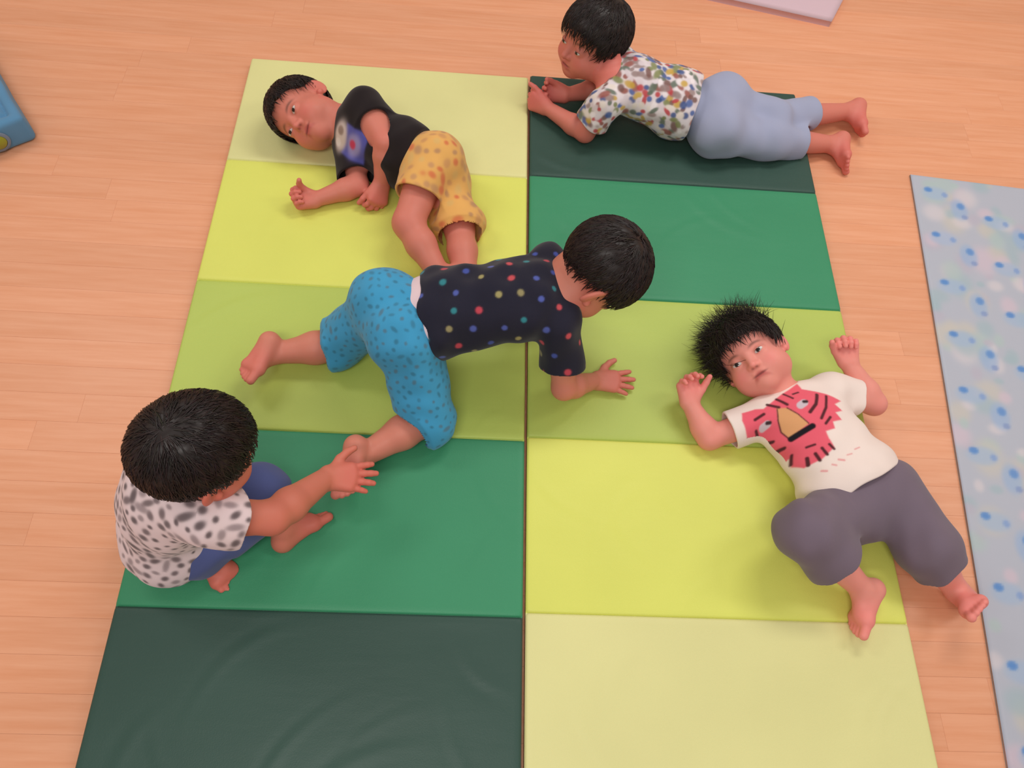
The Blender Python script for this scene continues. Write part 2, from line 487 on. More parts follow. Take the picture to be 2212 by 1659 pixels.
def head_prims(c, H, nk, s=1.0):
    L = lambda x, y, z: c + s * (np.array([x, y, z]) @ H)
    P = [(ell(L(*CRC), H, CRR * s), 0, 'u'),
         (ell(L(0, .022, -.034), H, np.array([.056, .053, .056]) * s), .025, 'u'),
         (sph(L(0, .050, -.072), .021 * s), .03, 'u')]
    for sx in (-1, 1):
        P += [(sph(L(sx * .032, .043, -.040), .029 * s), .02, 'u'),
              (sph(L(sx * .036, .010, -.055), .028 * s), .03, 'u')]
    for sx in (-1, 1):
        P.append((ell(L(sx * .0285, .080, -.006), H, np.array([.017, .010, .0095]) * s), .012, 's'))
        P.append((sph(L(sx * .0285, .0585, -.0075), .0150 * s), .004, 'u'))
    P += [(rc(L(0, .071, -.004), L(0, .0845, -.027), .0060 * s, .0085 * s), .012, 'u'),
          (sph(L(.009, .077, -.0305), .0062 * s), .006, 'u'), (sph(L(-.009, .077, -.0305), .0062 * s), .006, 'u'),
          (rc(L(-.010, .0725, -.0490), L(.010, .0725, -.0490), .0052 * s, .0052 * s), .007, 'u'),
          (rc(L(-.008, .0715, -.0575), L(.008, .0715, -.0575), .0056 * s, .0056 * s), .007, 'u'),
          (rc(L(-.017, .0775, -.0530), L(.017, .0775, -.0530), .0014 * s, .0014 * s), .004, 's')]
    for sx in (-1, 1):
        tilt = np.array([[.90, -sx * .42 * sx, 0], [.42, .90, 0], [0, 0, 1.]])
        ax = np.stack([nrm(H[0] * sx * .86 + H[1] * .5), nrm(H[1] * .86 - H[0] * sx * .5), H[2]])
        P.append((ell(L(sx * .0715, -.012, -.012), ax, np.array([.0075, .0185, .027]) * s), .006, 'u'))
        P.append((ell(L(sx * .0780, -.005, -.010), ax, np.array([.006, .0105, .0165]) * s), .006, 's'))
        P.append((sph(L(sx * .0700, .002, -.030), .0075 * s), .005, 'u'))
    P.append((rc(L(0, -.016, -.045), nk, .036 * s, .037 * s), .025, 'u'))
    return P

def hand_prims(w, fdir, back, side, curl=(.3, .3, .3, .35), spread=.12, thumb=(.75, .3), s=1.0):
    X = nrm(fdir); Z = nrm(np.asarray(back) - X * (np.asarray(back) @ X)); Y = np.cross(Z, X) * side
    L = lambda v: np.asarray(w) + s * (v[0] * X + v[1] * Y + v[2] * Z)
    P = []; tips = []
    ys = (.0200, .0068, -.0068, -.0190); kx = (.047, .050, .048, .043); ln = (.040, .045, .042, .033); r0 = (.0072, .0074, .0072, .0064)
    for i in range(4):
        P.append((rc(L((.004, ys[i] * .55, 0)), L((kx[i], ys[i], 0)), .0135 * s, .0105 * s), .010, 'u'))
    P.append((ell(L((.030, .006, -.004)), np.stack([X, Y, Z]), np.array([.028, .024, .012]) * s), .01, 'u'))
    for i in range(4):
        a = np.array([kx[i], ys[i], 0.]); ang = 0.0; sp = spread * (1.5 - i)
        for j, fr in enumerate((.45, .31, .24)):
            cu = curl[i] * (1.0, 1.25, .8)[j]; ang += cu
            d = np.array([math.cos(ang) * math.cos(sp), math.cos(ang) * math.sin(sp) , -math.sin(ang)])
            b = a + d * ln[i] * fr
            r1 = r0[i] * (1 - .08 * j); r2 = r0[i] * (1 - .08 * (j + 1))
            P.append((rc(L(a), L(b), r1 * s, r2 * s), .0025, 'u')); a = b
        tips.append(L(a))
    ta, tc = thumb                                # splay away from the palm, fold towards palm side
    a = np.array([.012, .015, -.003])
    for j, (l, r1, r2) in enumerate(((.026, .0115, .0095), (.020, .0090, .0078), (.016, .0078, .0064))):
        an = ta * (1.0, .72, .5)[j]; dn = tc * (.6, 1.0, 1.4)[j]
        d = nrm([math.cos(an) * math.cos(dn), math.sin(an) * math.cos(dn), -math.sin(dn)])
        b = a + d * l
        P.append((rc(L(a), L(b), r1 * s, r2 * s), .006 if j == 0 else .0025, 'u')); a = b
    return P, L((.07, 0, -.01))

def foot_prims(a, tdir, dors, side, s=1.0, tcurl=.15):
    X = nrm(tdir); Z = nrm(np.asarray(dors) - X * (np.asarray(dors) @ X)); Y = np.cross(Z, X) * side    # +Y: big toe side
    L = lambda x, y, z: np.asarray(a) + s * (x * X + y * Y + z * Z)
    P = [(sph(L(-.020, 0, -.026), .0215 * s), .018, 'u'),
         (rc(L(0, 0, -.004), L(.048, .003, -.024), .0225 * s, .0165 * s), .018, 'u'),
         (rc(L(-.016, -.003, -.030), L(.052, -.016, -.034), .0185 * s, .0125 * s), .014, 'u'),
         (rc(L(-.016, .004, -.028), L(.056, .016, -.032), .0170 * s, .0140 * s), .014, 'u'),
         (rc(L(.054, .017, -.033), L(.052, -.019, -.036), .0130 * s, .0110 * s), .012, 'u')]
    tx = (.066, .068, .066, .062, .056); ty = (.0195, .0065, -.0035, -.0130, -.0215); tl = (.020, .018, .016, .014, .012); tr = (.0100, .0070, .0066, .0063, .0062)
    for i in range(5):
        P.append((rc(L(tx[i] - .008, ty[i], -.034), L(tx[i] + tl[i], ty[i] * 1.03, -.036 - tcurl * tl[i]), tr[i] * 1.05 * s, tr[i] * s), .0035, 'u'))
    return P, L(.055, 0, -.045)

def lerp(a, b, t): return np.asarray(a) + (np.asarray(b) - np.asarray(a)) * t

LIP = lin((186, 86, 84)); BROW = lin((92, 58, 48))
DARKHAIR = lin((34, 25, 24))

def eye_mesh(c, H, sx, s=1.0, lid=.62, look=(0, 0)):
    """almond shaped patch of eyeball with iris, pupil and lash line, on the bulge of the eye"""
    n, m = 26, 16
    u = np.linspace(-1, 1, n)[:, None] + np.zeros((1, m)); v = np.linspace(-1, 1, m)[None] + np.zeros((n, 1))
    hw = .0105
    upz = .0046 * lid / .62 * np.sqrt(np.clip(1 - np.abs(u) ** 2.2, 0, 1)); dnz = -.0036 * np.sqrt(np.clip(1 - np.abs(u) ** 2.0, 0, 1))
    x = u * hw; z = dnz + (upz - dnz) * (v + 1) / 2 + .0012 * u * sx
    r = .0157
    y = np.sqrt(np.maximum(r * r - x * x - z * z, 0))
    P = np.stack([x + sx * .0285, y + .0585, z - .0075], -1) * s
    V = c + P.reshape(-1, 3) @ H
    d = np.hypot(x - look[0], z - look[1] - .0006).ravel()
    col = np.tile(lin((206, 196, 192)), (n * m, 1))
    col[d < .0050] = lin((52, 34, 28)); col[d < .0024] = lin((14, 10, 10))
    col[(v.ravel() > .80)] = lin((40, 26, 24)); col[(v.ravel() < -.92)] = lin((160, 96, 88))
    I = np.arange(n * m).reshape(n, m)
    Fq = np.stack([I[:-1, :-1], I[1:, :-1], I[1:, 1:], I[:-1, 1:]], -1).reshape(-1, 4)
    return V, Fq[:, ::-1], col

def hair_parts(c, H, hp, seed, s=1.0):
    """hair cap plus a few thousand tapered locks lying along it"""
    off = hp.get('off', .011)
    az = np.radians(np.array([0, 25, 50, 72, 88, 102, 125, 150, 180])); zb = np.array(hp['line'])
    rs = np.random.RandomState(seed)
    Cc, Rr = CRC + np.array(hp.get('shift', (0, 0, 0))), CRR + off
    def zline(q):
        phi = np.abs(np.arctan2(q[:, 0], q[:, 1]))
        return np.interp(phi, az, zb)
    Hf = H.astype(np.float32); cf = np.asarray(c, np.float32)
    e = ell(Cc, np.eye(3), Rr)
    wv = folds(seed, 120, 260, 5)
    def fn(p):
        q = ((p - cf) @ Hf.T) / s
        d = e(q) + .0022 * wv(q)
        return smax(d, (zline(q) + .004 * wv(q * 1.7) - q[:, 2]) * .7, .010) * s
    R = .125 * s
    V, Fq = surface([(fn, 0, 'u')], .003, np.asarray(c) - R, np.asarray(c) + R, mods=[lambda d, p: np.maximum(d, ground(p))])
    cap = np.tile(DARKHAIR, (len(V), 1)) * .9
    # locks
    N = hp.get('n', 3200); nseg = 5
    d = rs.normal(size=(N * 3, 3)); d /= np.linalg.norm(d, axis=1)[:, None]
    q = Cc + d * Rr
    keep = q[:, 2] > zline(q) + rs.uniform(-.002, .02, len(q)) * 1.0
    q = q[keep][:N]; N = len(q)
    crown = np.array(hp.get('crown', (.006, -.052, .082)))
    L = rs.uniform(hp.get('lmin', .016), hp.get('lmax', .038), N)
    lift = rs.uniform(.0005, hp.get('lift', .004), N)
    wild = hp.get('wild', 0.0)
    pts = [q]; cur = q.copy(); jit = rs.normal(size=(N, 3)) * .28
    for k in range(nseg):
        nn = (cur - Cc) / Rr ** 2; nn /= np.linalg.norm(nn, axis=1)[:, None]
        fl = cur - crown; fl /= np.linalg.norm(fl, axis=1)[:, None]
        fl = fl + np.array(hp.get('comb', (0, 0, -.35))) + jit
        fl -= nn * (fl * nn).sum(1)[:, None]; fl /= np.linalg.norm(fl, axis=1)[:, None] + 1e-9
        cur = cur + fl * (L / nseg)[:, None]
        t = (cur - Cc) / Rr; cur = Cc + t / np.linalg.norm(t, axis=1)[:, None] * Rr
        pts.append(cur + nn * (lift * ((k + 1) / nseg) ** 1.5)[:, None])
    S = np.stack(pts, 1)                       # N, nseg+1, 3
    for (cc, rad, dirv, ln, cnt) in hp.get('tufts', []):
        st = rs.normal(size=(cnt, 3)); st = Cc + nrm_rows(np.array(cc) - Cc + st * rad) * Rr * 1.0
        dv = nrm_rows(np.array(dirv) + rs.normal(size=(cnt, 3)) * .38)
        gr = rs.normal(size=(cnt, 3)) * .5
        l = rs.uniform(.5, 1.0, cnt) * ln
        tt = np.linspace(0, 1, nseg + 1)
        tf = st[:, None] + dv[:, None] * (l[:, None] * tt)[..., None] + gr[:, None] * (l[:, None] * tt ** 2 * .5)[..., None]
        S = np.concatenate([S, tf])
    nt_ = len(S) - N; N = len(S)
    r = rs.uniform(.0008, .0016, N); r[N - nt_:] *= .42
    tang = np.diff(S, axis=1); tang = np.concatenate([tang, tang[:, -1:]], 1); tang /= np.linalg.norm(tang, axis=2)[..., None] + 1e-9
    ref = nrm_rows(rs.normal(size=(N, 3)))[:, None]
    b1 = np.cross(tang, ref); b1 /= np.linalg.norm(b1, axis=2)[..., None] + 1e-9; b2 = np.cross(tang, b1)
    taper = np.array([.8, 1, 1, .85, .6, .15])[None, :, None]
    rings = []
    for a in (0, 2.094, 4.189):
        rings.append(S + (b1 * math.cos(a) + b2 * math.sin(a)) * r[:, None, None] * taper)
    Rg = np.stack(rings, 2)                    # N, 6, 3, 3
    sv = (np.asarray(c) + s * (Rg.reshape(-1, 3) @ H))
    gz = ground(sv); sv[:, 2] += np.maximum(gz + .001, 0)
    I = np.arange(N * 6 * 3).reshape(N, 6, 3)
    fs = []
    for a in range(3):
        b = (a + 1) % 3
        fs.append(np.stack([I[:, :-1, a], I[:, :-1, b], I[:, 1:, b], I[:, 1:, a]], -1).reshape(-1, 4))
    sc = np.repeat(DARKHAIR[None] * rs.uniform(.75, 1.6, (N, 1)) * (1 + .12 * rs.normal(size=(N, 3))), 18, 0)
    n0 = len(V)
    return np.concatenate([V, sv]), np.concatenate([Fq] + [f + n0 for f in fs]), np.concatenate([cap, np.clip(sc, 0, 1)])
def nrm_rows(a):
    return a / (np.linalg.norm(a, axis=-1, keepdims=True) + 1e-12)

def mixc(col, w, c):
    w = np.clip(w, 0, 1)[:, None]; return col * (1 - w) + np.asarray(c) * w

def person(label, spec):
    J = spec['J']; hc = J['head']; H = frame(*spec['face']); hs = spec.get('hs', 1.0)
    pel, neck = J['pel'], J['neck']
    ush = nrm(neck - lerp(pel, neck, .5)) if 'mid' not in J else nrm(neck - J['mid'])
    uhp = nrm(neck - pel) if 'mid' not in J else nrm(J['mid'] - pel)
    rS = nrm(J['SR'] - J['SL']); rS = nrm(rS - ush * (rS @ ush)); fS = np.cross(ush, rS)
    rH = nrm(J['HR'] - J['HL']); rH = nrm(rH - uhp * (rH @ uhp)); fH = np.cross(uhp, rH)
    mid = J.get('mid', lerp(pel, neck, .42))
    chest = lerp(mid, neck, .50)
    AS, AH = np.stack([rS, fS, ush]), np.stack([rH, fH, uhp])
    AM = np.stack([nrm(rS + rH), nrm(fS + fH), nrm(ush + uhp)])
    gr = lambda d, p: np.maximum(d, ground(p))
    tw, td = spec.get('tw', 1.0), spec.get('td', 1.0)
    def torso(i, down=True):
        fs = [ell(chest, AS, np.array([.080 * tw + i, .063 * td + i, .085 + i])), ell(mid, AM, np.array([.078 * tw + i, .066 * td + i, .082 + i])),
              rc(lerp(J['SL'], J['SR'], .12), lerp(J['SL'], J['SR'], .88), .036 + i, .036 + i)]
        if down: fs.append(ell(pel, AH, np.array([.080 * tw + i, .064 * td + i, .068 + i])))
        return fs
    # ---- body
    P = []
    for f in torso(0): P.append((f, .05, 'u'))
    for q in 'LR':
        P.append((ell(J['H' + q] - fH * .016 - uhp * .012, AH, (.052, .054, .056)), .03, 'u'))
    P += head_prims(hc, H, neck, hs)
    pinks = []
    asc = spec.get('limb', 1.0)
    for q, sd in (('L', -1), ('R', 1)):
        s_, e_, w_ = J['S' + q], J['E' + q], J['W' + q]
        P += [(rc(s_, e_, .033 * asc, .0265 * asc), .02, 'u'), (rc(e_, lerp(e_, w_, .3), .0265 * asc, .0285 * asc), .015, 'u'), (rc(lerp(e_, w_, .3), w_, .0285 * asc, .0190 * asc), .012, 'u')]
        hd = spec['hand'][q]
        hp_, pk = hand_prims(w_, hd['dir'], hd['back'], sd, hd.get('curl', (.3, .3, .3, .35)), hd.get('spread', .1), hd.get('thumb', (.75, .3)), hd.get('s', 1.0))
        P += hp_; pinks.append((pk, .062, .55))
        h_, k_, a_ = J['H' + q], J['K' + q], J['A' + q]
        P += [(rc(h_, k_, .054, .0385), .025, 'u'), (rc(k_, lerp(k_, a_, .35), .0375, .0375), .018, 'u'), (rc(lerp(k_, a_, .35), a_, .0375, .0235), .015, 'u')]
        ft = spec['foot'][q]
        fp_, pk = foot_prims(a_, ft['dir'], ft.get('dors', k_ - a_), sd, ft.get('s', 1.0))
        P += fp_; pinks.append((pk, .055, .6))
        pinks.append((e_, .035, .25)); pinks.append((k_, .04, .3))
    allp = np.array([J[k] for k in J]); ext = .15
    lo, hi = allp.min(0) - ext, allp.max(0) + ext; lo[2] = -.004
    V, Fq = surface(P, spec.get('res', .0024), lo, hi, mods=[gr])
    q = ((V - hc) @ H.T) / hs
    sk = np.array(spec['skin'], float); SKIN = lin(sk); SKINP = lin(np.clip(sk * (1.03, .86, .93), 0, 255))
    col = np.tile(SKIN, (len(V), 1))
    mot = folds(3, 30, 90, 6)(V.astype(np.float32))
    col = mixc(col, .10 + .10 * mot, SKINP)
    for c, r, a in pinks: col = mixc(col, a * np.exp(-(np.linalg.norm(V - c, axis=1) / r) ** 4), SKINP)
    ax = np.abs(q[:, 0]); front = q[:, 1] > .03
    inhead = (np.linalg.norm(q, axis=1) < .125)
    col = mixc(col, inhead * front * .45 * np.exp(-((ax - .038) ** 2 + (q[:, 2] + .036) ** 2) / .018 ** 2), SKINP)
    col = mixc(col, inhead * (ax > .066) * .4, SKINP)
    col = mixc(col, inhead * front * .35 * np.exp(-(q[:, 0] ** 2 + (q[:, 2] + .03) ** 2) / .011 ** 2), SKINP)
    lipm = front * inhead * np.exp(-((q[:, 0] / .0185) ** 2 + ((q[:, 2] + .053 + .6 * q[:, 0] ** 2 / .02) / .0078) ** 2) ** 2)
    col = mixc(col, lipm * .85, LIP)
    col = mixc(col, front * inhead * np.exp(-((q[:, 0] / .0180) ** 4 + ((q[:, 2] + .0530) / .0020) ** 2)) * .8, lin((110, 42, 44)))
    bz = .0130 - ((ax - .028) / .016) ** 2 * .004
    col = mixc(col, front * inhead * .72 * np.exp(-(((ax - .029) / .0155) ** 4 + ((q[:, 2] - bz) / .0033) ** 2)), BROW)
    col = mixc(col, front * inhead * .30 * np.exp(-(((ax - .0285) / .0135) ** 4 + ((q[:, 2] + .0025) / .0035) ** 2)), lin((150, 84, 70)))
    for sx in (-1, 1):
        col = mixc(col, inhead * .6 * np.exp(-(((q[:, 0] - sx * .0052) / .0035) ** 2 + ((q[:, 2] + .0355) / .0025) ** 2 + ((q[:, 1] - .084) / .010) ** 2)), lin((95, 42, 40)))
    base = np.array([J['pel'][0], J['pel'][1], T])
    root = empty('person', base)
    tag(root, label, 'child', 'children playing on the mats')
    def part(name, V, Fq, mat, col, lab=None):
        o = add_obj(name, make_mesh(name, V - base, Fq, True, col), mat, root)
        if lab: o['label'] = lab
        return o
    part('body', V, Fq, M_SKIN, np.clip(col, 0, 1))
    # ---- eyes
    for sx in (-1, 1):
        ev, ef, ec = eye_mesh(hc, H, sx, hs, spec.get('lid', .62), spec.get('look', (0, 0)))
        part('eye', ev, ef, M_EYE, ec)
    # ---- hair
    hv, hf, hcl = hair_parts(hc, H, spec['hair'], spec.get('seed', 1), hs)
    part('hair', hv, hf, M_HAIR, hcl, spec['hair'].get('label'))
    # ---- shirt
    sp = spec['shirt']; infl = sp.get('infl', .009)
    hemp = lerp(pel, neck, sp['hem']) ; hemn = nrm(np.asarray(sp.get('hemn', -uhp)))
    nkp = neck + ush * sp.get('neck', .004); nkn = nrm(sp.get('neckn', ush))
    tor = torso(infl) + [ell(hemp - hemn * .03, AH, np.array([.084 * tw + infl + sp.get('flare', .004), .068 * td + infl + sp.get('flare', .004), .075]))]
    hw = folds(spec.get('seed', 1) + 5, 40, 70, 3)
    pl_h = plane(hemp, hemn)
    hemd = lambda p: pl_h(p) + .006 * hw(p)
    SP = [(cut(union(tor, .045), hemd, plane(nkp, nkn)), .02, 'u')]
    cav = []
    for q in 'LR':
        s_, e_ = J['S' + q], J['E' + q]; t, r1, r2 = sp['sl' + q]
        d = nrm(e_ - s_); ep = lerp(s_, e_, t); pl = plane(ep, sp.get('sln' + q, d))
        SP.append((cut(rc(s_, lerp(s_, e_, t + .35), r1, r2), pl), .022, 'u'))
        cav.append((cut(rc(s_, lerp(s_, e_, t + .35), r1 - .0060, r2 - .0060), lambda p, pl=pl: -.022 - pl(p)), .002, 's'))
    cav.append((cut(ell(hemp - hemn * .03, AH, np.array([.084 * tw + infl + sp.get('flare', .004) - .0060, .068 * td + infl + sp.get('flare', .004) - .0060, .0705])), lambda p: -.02 - hemd(p)), .002, 's'))
    cav.append((cut(rc(neck - ush * .05, neck + ush * .05, .044, .044), lambda p: -.016 - plane(nkp, nkn)(p)), .004, 's'))
    wr = folds(spec.get('seed', 1) + 11, sp.get('flo', 50), sp.get('fhi', 120), 6, sp.get('fdir')); amp = sp.get('amp', .0026)
    pts = np.array([J['SL'], J['SR'], J['EL'], J['ER'], neck, hemp, mid, pel])
    cav = [((lambda p, f=f: f(p) + 2 * amp * wr(p)), k, o_) for f, k, o_ in cav]
    V, Fq = surface(SP + cav, sp.get('res', .0026), pts.min(0) - .13, pts.max(0) + .13, mods=[lambda d, p: d + amp * wr(p), gr])
    part(sp.get('name', 't_shirt'), V, Fq, M_CLOTH, np.clip(sp['col'](V, dict(c=chest, A=AS, J=J)), 0, 1), sp.get('label'))
    # ---- trousers
    tp = spec['pants']; pin = tp.get('infl', .010)
    wp = lerp(pel, neck, tp.get('waist', .22)); pw = plane(wp, uhp)
    PP = [(cut(union([ell(pel, AH, np.array([.080 * tw + pin, .064 * td + pin, .070 + pin])), ell(mid, AM, np.array([.078 * tw + pin, .066 * td + pin, .082 + pin]))] +
                     [ell(J['H' + q] - fH * .016 - uhp * .012, AH, (.054 + pin, .057 + pin, .058 + pin)) for q in 'LR'], .035), pw), .03, 'u')]
    cav = []
    for q in 'LR':
        h_, k_, a_ = J['H' + q], J['K' + q], J['A' + q]; t, r1, r2, r3 = tp['leg' + q]
        if t <= 1:
            d = nrm(k_ - h_); ep = lerp(h_, k_, t); pl = plane(ep, tp.get('n' + q, d))
            PP.append((cut(rc(h_, lerp(h_, k_, min(t + .3, 1.4)), r1, r2), pl), .025, 'u'))
            cav.append((cut(rc(h_, lerp(h_, k_, min(t + .3, 1.4)), r1 - .0060, r2 - .0060), lambda p, pl=pl: -.03 - pl(p)), .002, 's'))
        else:
            PP.append((rc(h_, k_, r1, r2), .025, 'u'))
            d = nrm(a_ - k_); ep = lerp(k_, a_, t - 1); pl = plane(ep, tp.get('n' + q, d))
            e2 = lerp(k_, a_, t - 1 + .3)
            PP.append((cut(rc(k_, e2, r2, r3), pl), .02, 'u'))
            cav.append((cut(rc(k_, e2, r2 - .0060, r3 - .0060), lambda p, pl=pl: -.03 - pl(p)), .002, 's'))
    wr2 = folds(spec.get('seed', 1) + 23, tp.get('flo', 45), tp.get('fhi', 110), 6); amp2 = tp.get('amp', .003)
    pts = np.array([J['HL'], J['HR'], J['KL'], J['KR'], pel, wp] + [lerp(J['K' + q], J['A' + q], max(tp['leg' + q][0] - 1, 0)) for q in 'LR'])
    cav = [((lambda p, f=f: f(p) + 2 * amp2 * wr2(p)), k, o_) for f, k, o_ in cav]
    V, Fq = surface(PP + cav, tp.get('res', .0025), pts.min(0) - .12, pts.max(0) + .12, mods=[lambda d, p: d + amp2 * wr2(p), gr])
    part(tp.get('name', 'shorts'), V, Fq, M_CLOTH, np.clip(tp['col'](V, dict(c=pel, A=AH, J=J)), 0, 1), tp.get('label'))
    if 'extra' in spec: spec['extra'](part, dict(J=J, pel=pel, mid=mid, neck=neck, AH=AH, uhp=uhp, tw=tw, td=td))
    return root

# ------------------------------------------------------------------ cloth prints
def plain(c, var=.05, seed=1):
    def fn(V, ctx):
        n = folds(seed, 40, 160, 6)(V.astype(np.float32))
        return lin(c)[None] * (1 + var * n[:, None])
    return fn
def scatter(V, dist, rs, nmax=900):
    idx = rs.permutation(len(V)); pts = []
    P = V[idx[:30000]]
    alive = np.ones(len(P), bool)
    for i in range(len(P)):
        if not alive[i]: continue
        pts.append(P[i]); alive &= ((P - P[i]) ** 2).sum(1) > dist * dist
        if len(pts) >= nmax: break
    return np.array(pts)
def spots(base, colors, dist, rad, seed, soft=.6, stretch=None, var=.05, strength=1.0, rvar=.3):
    """small printed motifs spread evenly over a garment; stretch: anisotropy drawn at random for each motif"""
    def fn(V, ctx):
        rs = np.random.RandomState(seed)
        col = plain(base, var, seed)(V, ctx)
        for i, c in enumerate(scatter(V, dist, rs)):
            r = rad * (1 + rvar * rs.uniform(-1, 1))
            near = np.where(((V - c) ** 2).sum(1) < (3 * r) ** 2)[0]
            q = V[near] - c
            if stretch:
                a = nrm(rs.normal(size=3)); q = q + a * (q @ a)[:, None] * (1 / rs.uniform(*stretch) - 1)
            d = np.linalg.norm(q, axis=1) / r
            wv = strength / (1 + np.exp((d - 1) / (.12 * soft)))
            col[near] = mixc(col[near], wv, lin(colors[rs.randint(len(colors))]))
        return col
    return fn

# ------------------------------------------------------------------ the five children
def P3(d): return {k: (at(*v[:3]) if len(v) == 3 else np.array(v[1:], float)) for k, v in d.items()}
LINE_SHORT = (.050, .046, .036, .004, .006, .010, -.020, -.045, -.058)

# --- child on his side, black t-shirt, yellow shorts
def black_shirt(V, ctx):
    col = plain((36, 29, 31), .06, 2)(V, ctx)
    q = (V - ctx['c']) @ ctx['A'].T                # right, front, up
    fr = q[:, 1] > .0
    def box(u0, u1, v0, v1, c, sft=.0015):
        nonlocal col
        d = np.maximum(np.maximum(u0 - q[:, 0], q[:, 0] - u1), np.maximum(v0 - q[:, 2], q[:, 2] - v1))
        col = mixc(col, fr / (1 + np.exp(d / sft)), lin(c))
    def dot(u, v, ru, rv, c):
        nonlocal col
        d = np.hypot((q[:, 0] - u) / ru, (q[:, 2] - v) / rv) - 1
        col = mixc(col, fr / (1 + np.exp(d / .12)), lin(c))
    box(-.040, .042, -.040, .030, (84, 84, 160))
    dot(.002, .042, .040, .020, (214, 196, 190)); dot(-.014, .044, .013, .010, (150, 128, 118)); dot(.022, .048, .012, .009, (226, 214, 210))
    dot(.004, -.004, .030, .022, (150, 140, 186)); dot(.004, .000, .013, .010, (196, 62, 92))
    return col
YB = spots((226, 172, 98), [(196, 142, 96), (188, 140, 104), (170, 128, 100), (206, 96, 70), (214, 176, 110)], .024, .0085, 21, 1.4, (1.0, 2.2), .06, .75)
def yellow_shorts(V, ctx):
    col = YB(V, ctx)
    for px, py, h in ((925, 342, .16), (955, 322, .17)):
        d = np.linalg.norm(V - at(px, py, h), axis=1)
        col = mixc(col, .8 * np.exp(-(d / .016) ** 4), lin((206, 74, 58)))
    return col
JA = P3(dict(head=(660, 246, .084), neck=(738, 262, .100), pel=(936, 368, .085), SL=(788, 226, .165), SR=(758, 312, .050), EL=(832, 308, .150), WL=(824, 398, .048),
             ER=(774, 400, .032), WR=(682, 431, .026), HL=(932, 348, .125), HR=(950, 400, .05), KL=(882, 482, .09), AL=(960, 612, .045), KR=(992, 492, .04), AR=(1012, 640, .035)))
person('child in black t-shirt and yellow shorts lying on one side on the left mat', dict(
    J=JA, face=((-.33, -.80, .47), (-.88, .42, .05)), seed=11, skin=(210, 128, 110), res=.0022, hs=1.09,
    hand=dict(L=dict(dir=(-.16, -.8, -.40), back=(.55, -.3, .6), curl=(.6, .6, .65, .7), thumb=(.5, .5)),
              R=dict(dir=(-.96, -.2, .12), back=(.05, .15, -1), curl=(1.0, 1.05, 1.1, 1.1), thumb=(.35, 1.15), spread=.05)),
    foot=dict(L=dict(dir=(.5, -.75, -.1), dors=(-.8, -.3, .2)), R=dict(dir=(.5, -.75, -.1), dors=(-.8, -.3, .2))),
    hair=dict(line=(.052, .046, .036, .012, .010, .012, -.020, -.045, -.055), off=.010, lift=.003),
    shirt=dict(hem=.18, infl=.008, slL=(.42, .046, .047), slR=(.80, .047, .054), neck=.012, amp=.005, col=black_shirt, label='black t-shirt with a blue and white chest print', res=.0024),
    pants=dict(legL=(.60, .066, .066, .06), legR=(1.02, .064, .064, .062), amp=.006, col=yellow_shorts, label='yellow shorts with small printed motifs')))

# --- child lying face down, propped on the elbows
MULTI = [(236, 226, 230), (222, 212, 220), (226, 214, 206), (70, 98, 160), (58, 84, 140), (196, 160, 70), (128, 134, 84), (150, 84, 74), (186, 60, 66), (96, 110, 96), (150, 128, 126), (214, 200, 206), (120, 86, 80)]
JB = P3(dict(head=(1282, 84, .205), neck=(1322, 162, .155), mid=(1440, 215, .105), pel=(1545, 252, .08), SL=(1305, 226, .125), SR=(1338, 132, .130), EL=(1264, 286, .030), WL=(1180, 232, .032),
             ER=(1300, 190, .030), WR=(1222, 205, .040), HL=(1540, 285, .065), HR=(1552, 218, .075), KL=(1658, 302, .045), AL=(1798, 312, .000), KR=(1668, 258, .060), AR=(1834, 240, .010)))
person('child in colourful patterned shirt and grey-blue pants lying face down across the right mat', dict(
    J=JB, face=((-.82, -.52, .14), (.10, .16, 1)), seed=12, skin=(211, 128, 112), res=.0022, hs=1.10, tw=1.08,
    hand=dict(L=dict(dir=(-.85, .45, .05), back=(-.5, -.75, .45), curl=(.8, .85, .9, .95), thumb=(.55, -.1)),
              R=dict(dir=(-.98, .12, .05), back=(-.1, .75, -.6), curl=(.6, .65, .7, .75), thumb=(.4, .5))),
    foot=dict(L=dict(dir=(-.1, -.97, -.1), dors=(-.85, .05, -.25)), R=dict(dir=(-.05, -.95, -.22), dors=(-.95, .05, -.2))),
    lid=.5, look=(0, -.0015),
    hair=dict(line=(.044, .040, .026, .002, .004, .004, -.030, -.055, -.066), off=.013, lift=.003, lmin=.022, lmax=.045, label='black hair with a straight fringe'),
    shirt=dict(hem=.24, infl=.010, neck=.016, amp=.005, slL=(.62, .046, .052), slR=(.70, .046, .050), col=spots((222, 210, 214), MULTI, .0115, .0078, 5, .9, (.9, 2.6), .04, .92), label='short-sleeved shirt with a dense multicoloured print', res=.0024, name='shirt'),
    pants=dict(legL=(1.50, .066, .056, .046), legR=(1.45, .066, .056, .046), infl=.014, waist=.30, amp=.008, flo=40, fhi=90, col=plain((158, 163, 190), .04, 6), name='pants', label='light grey-blue cropped pants')))

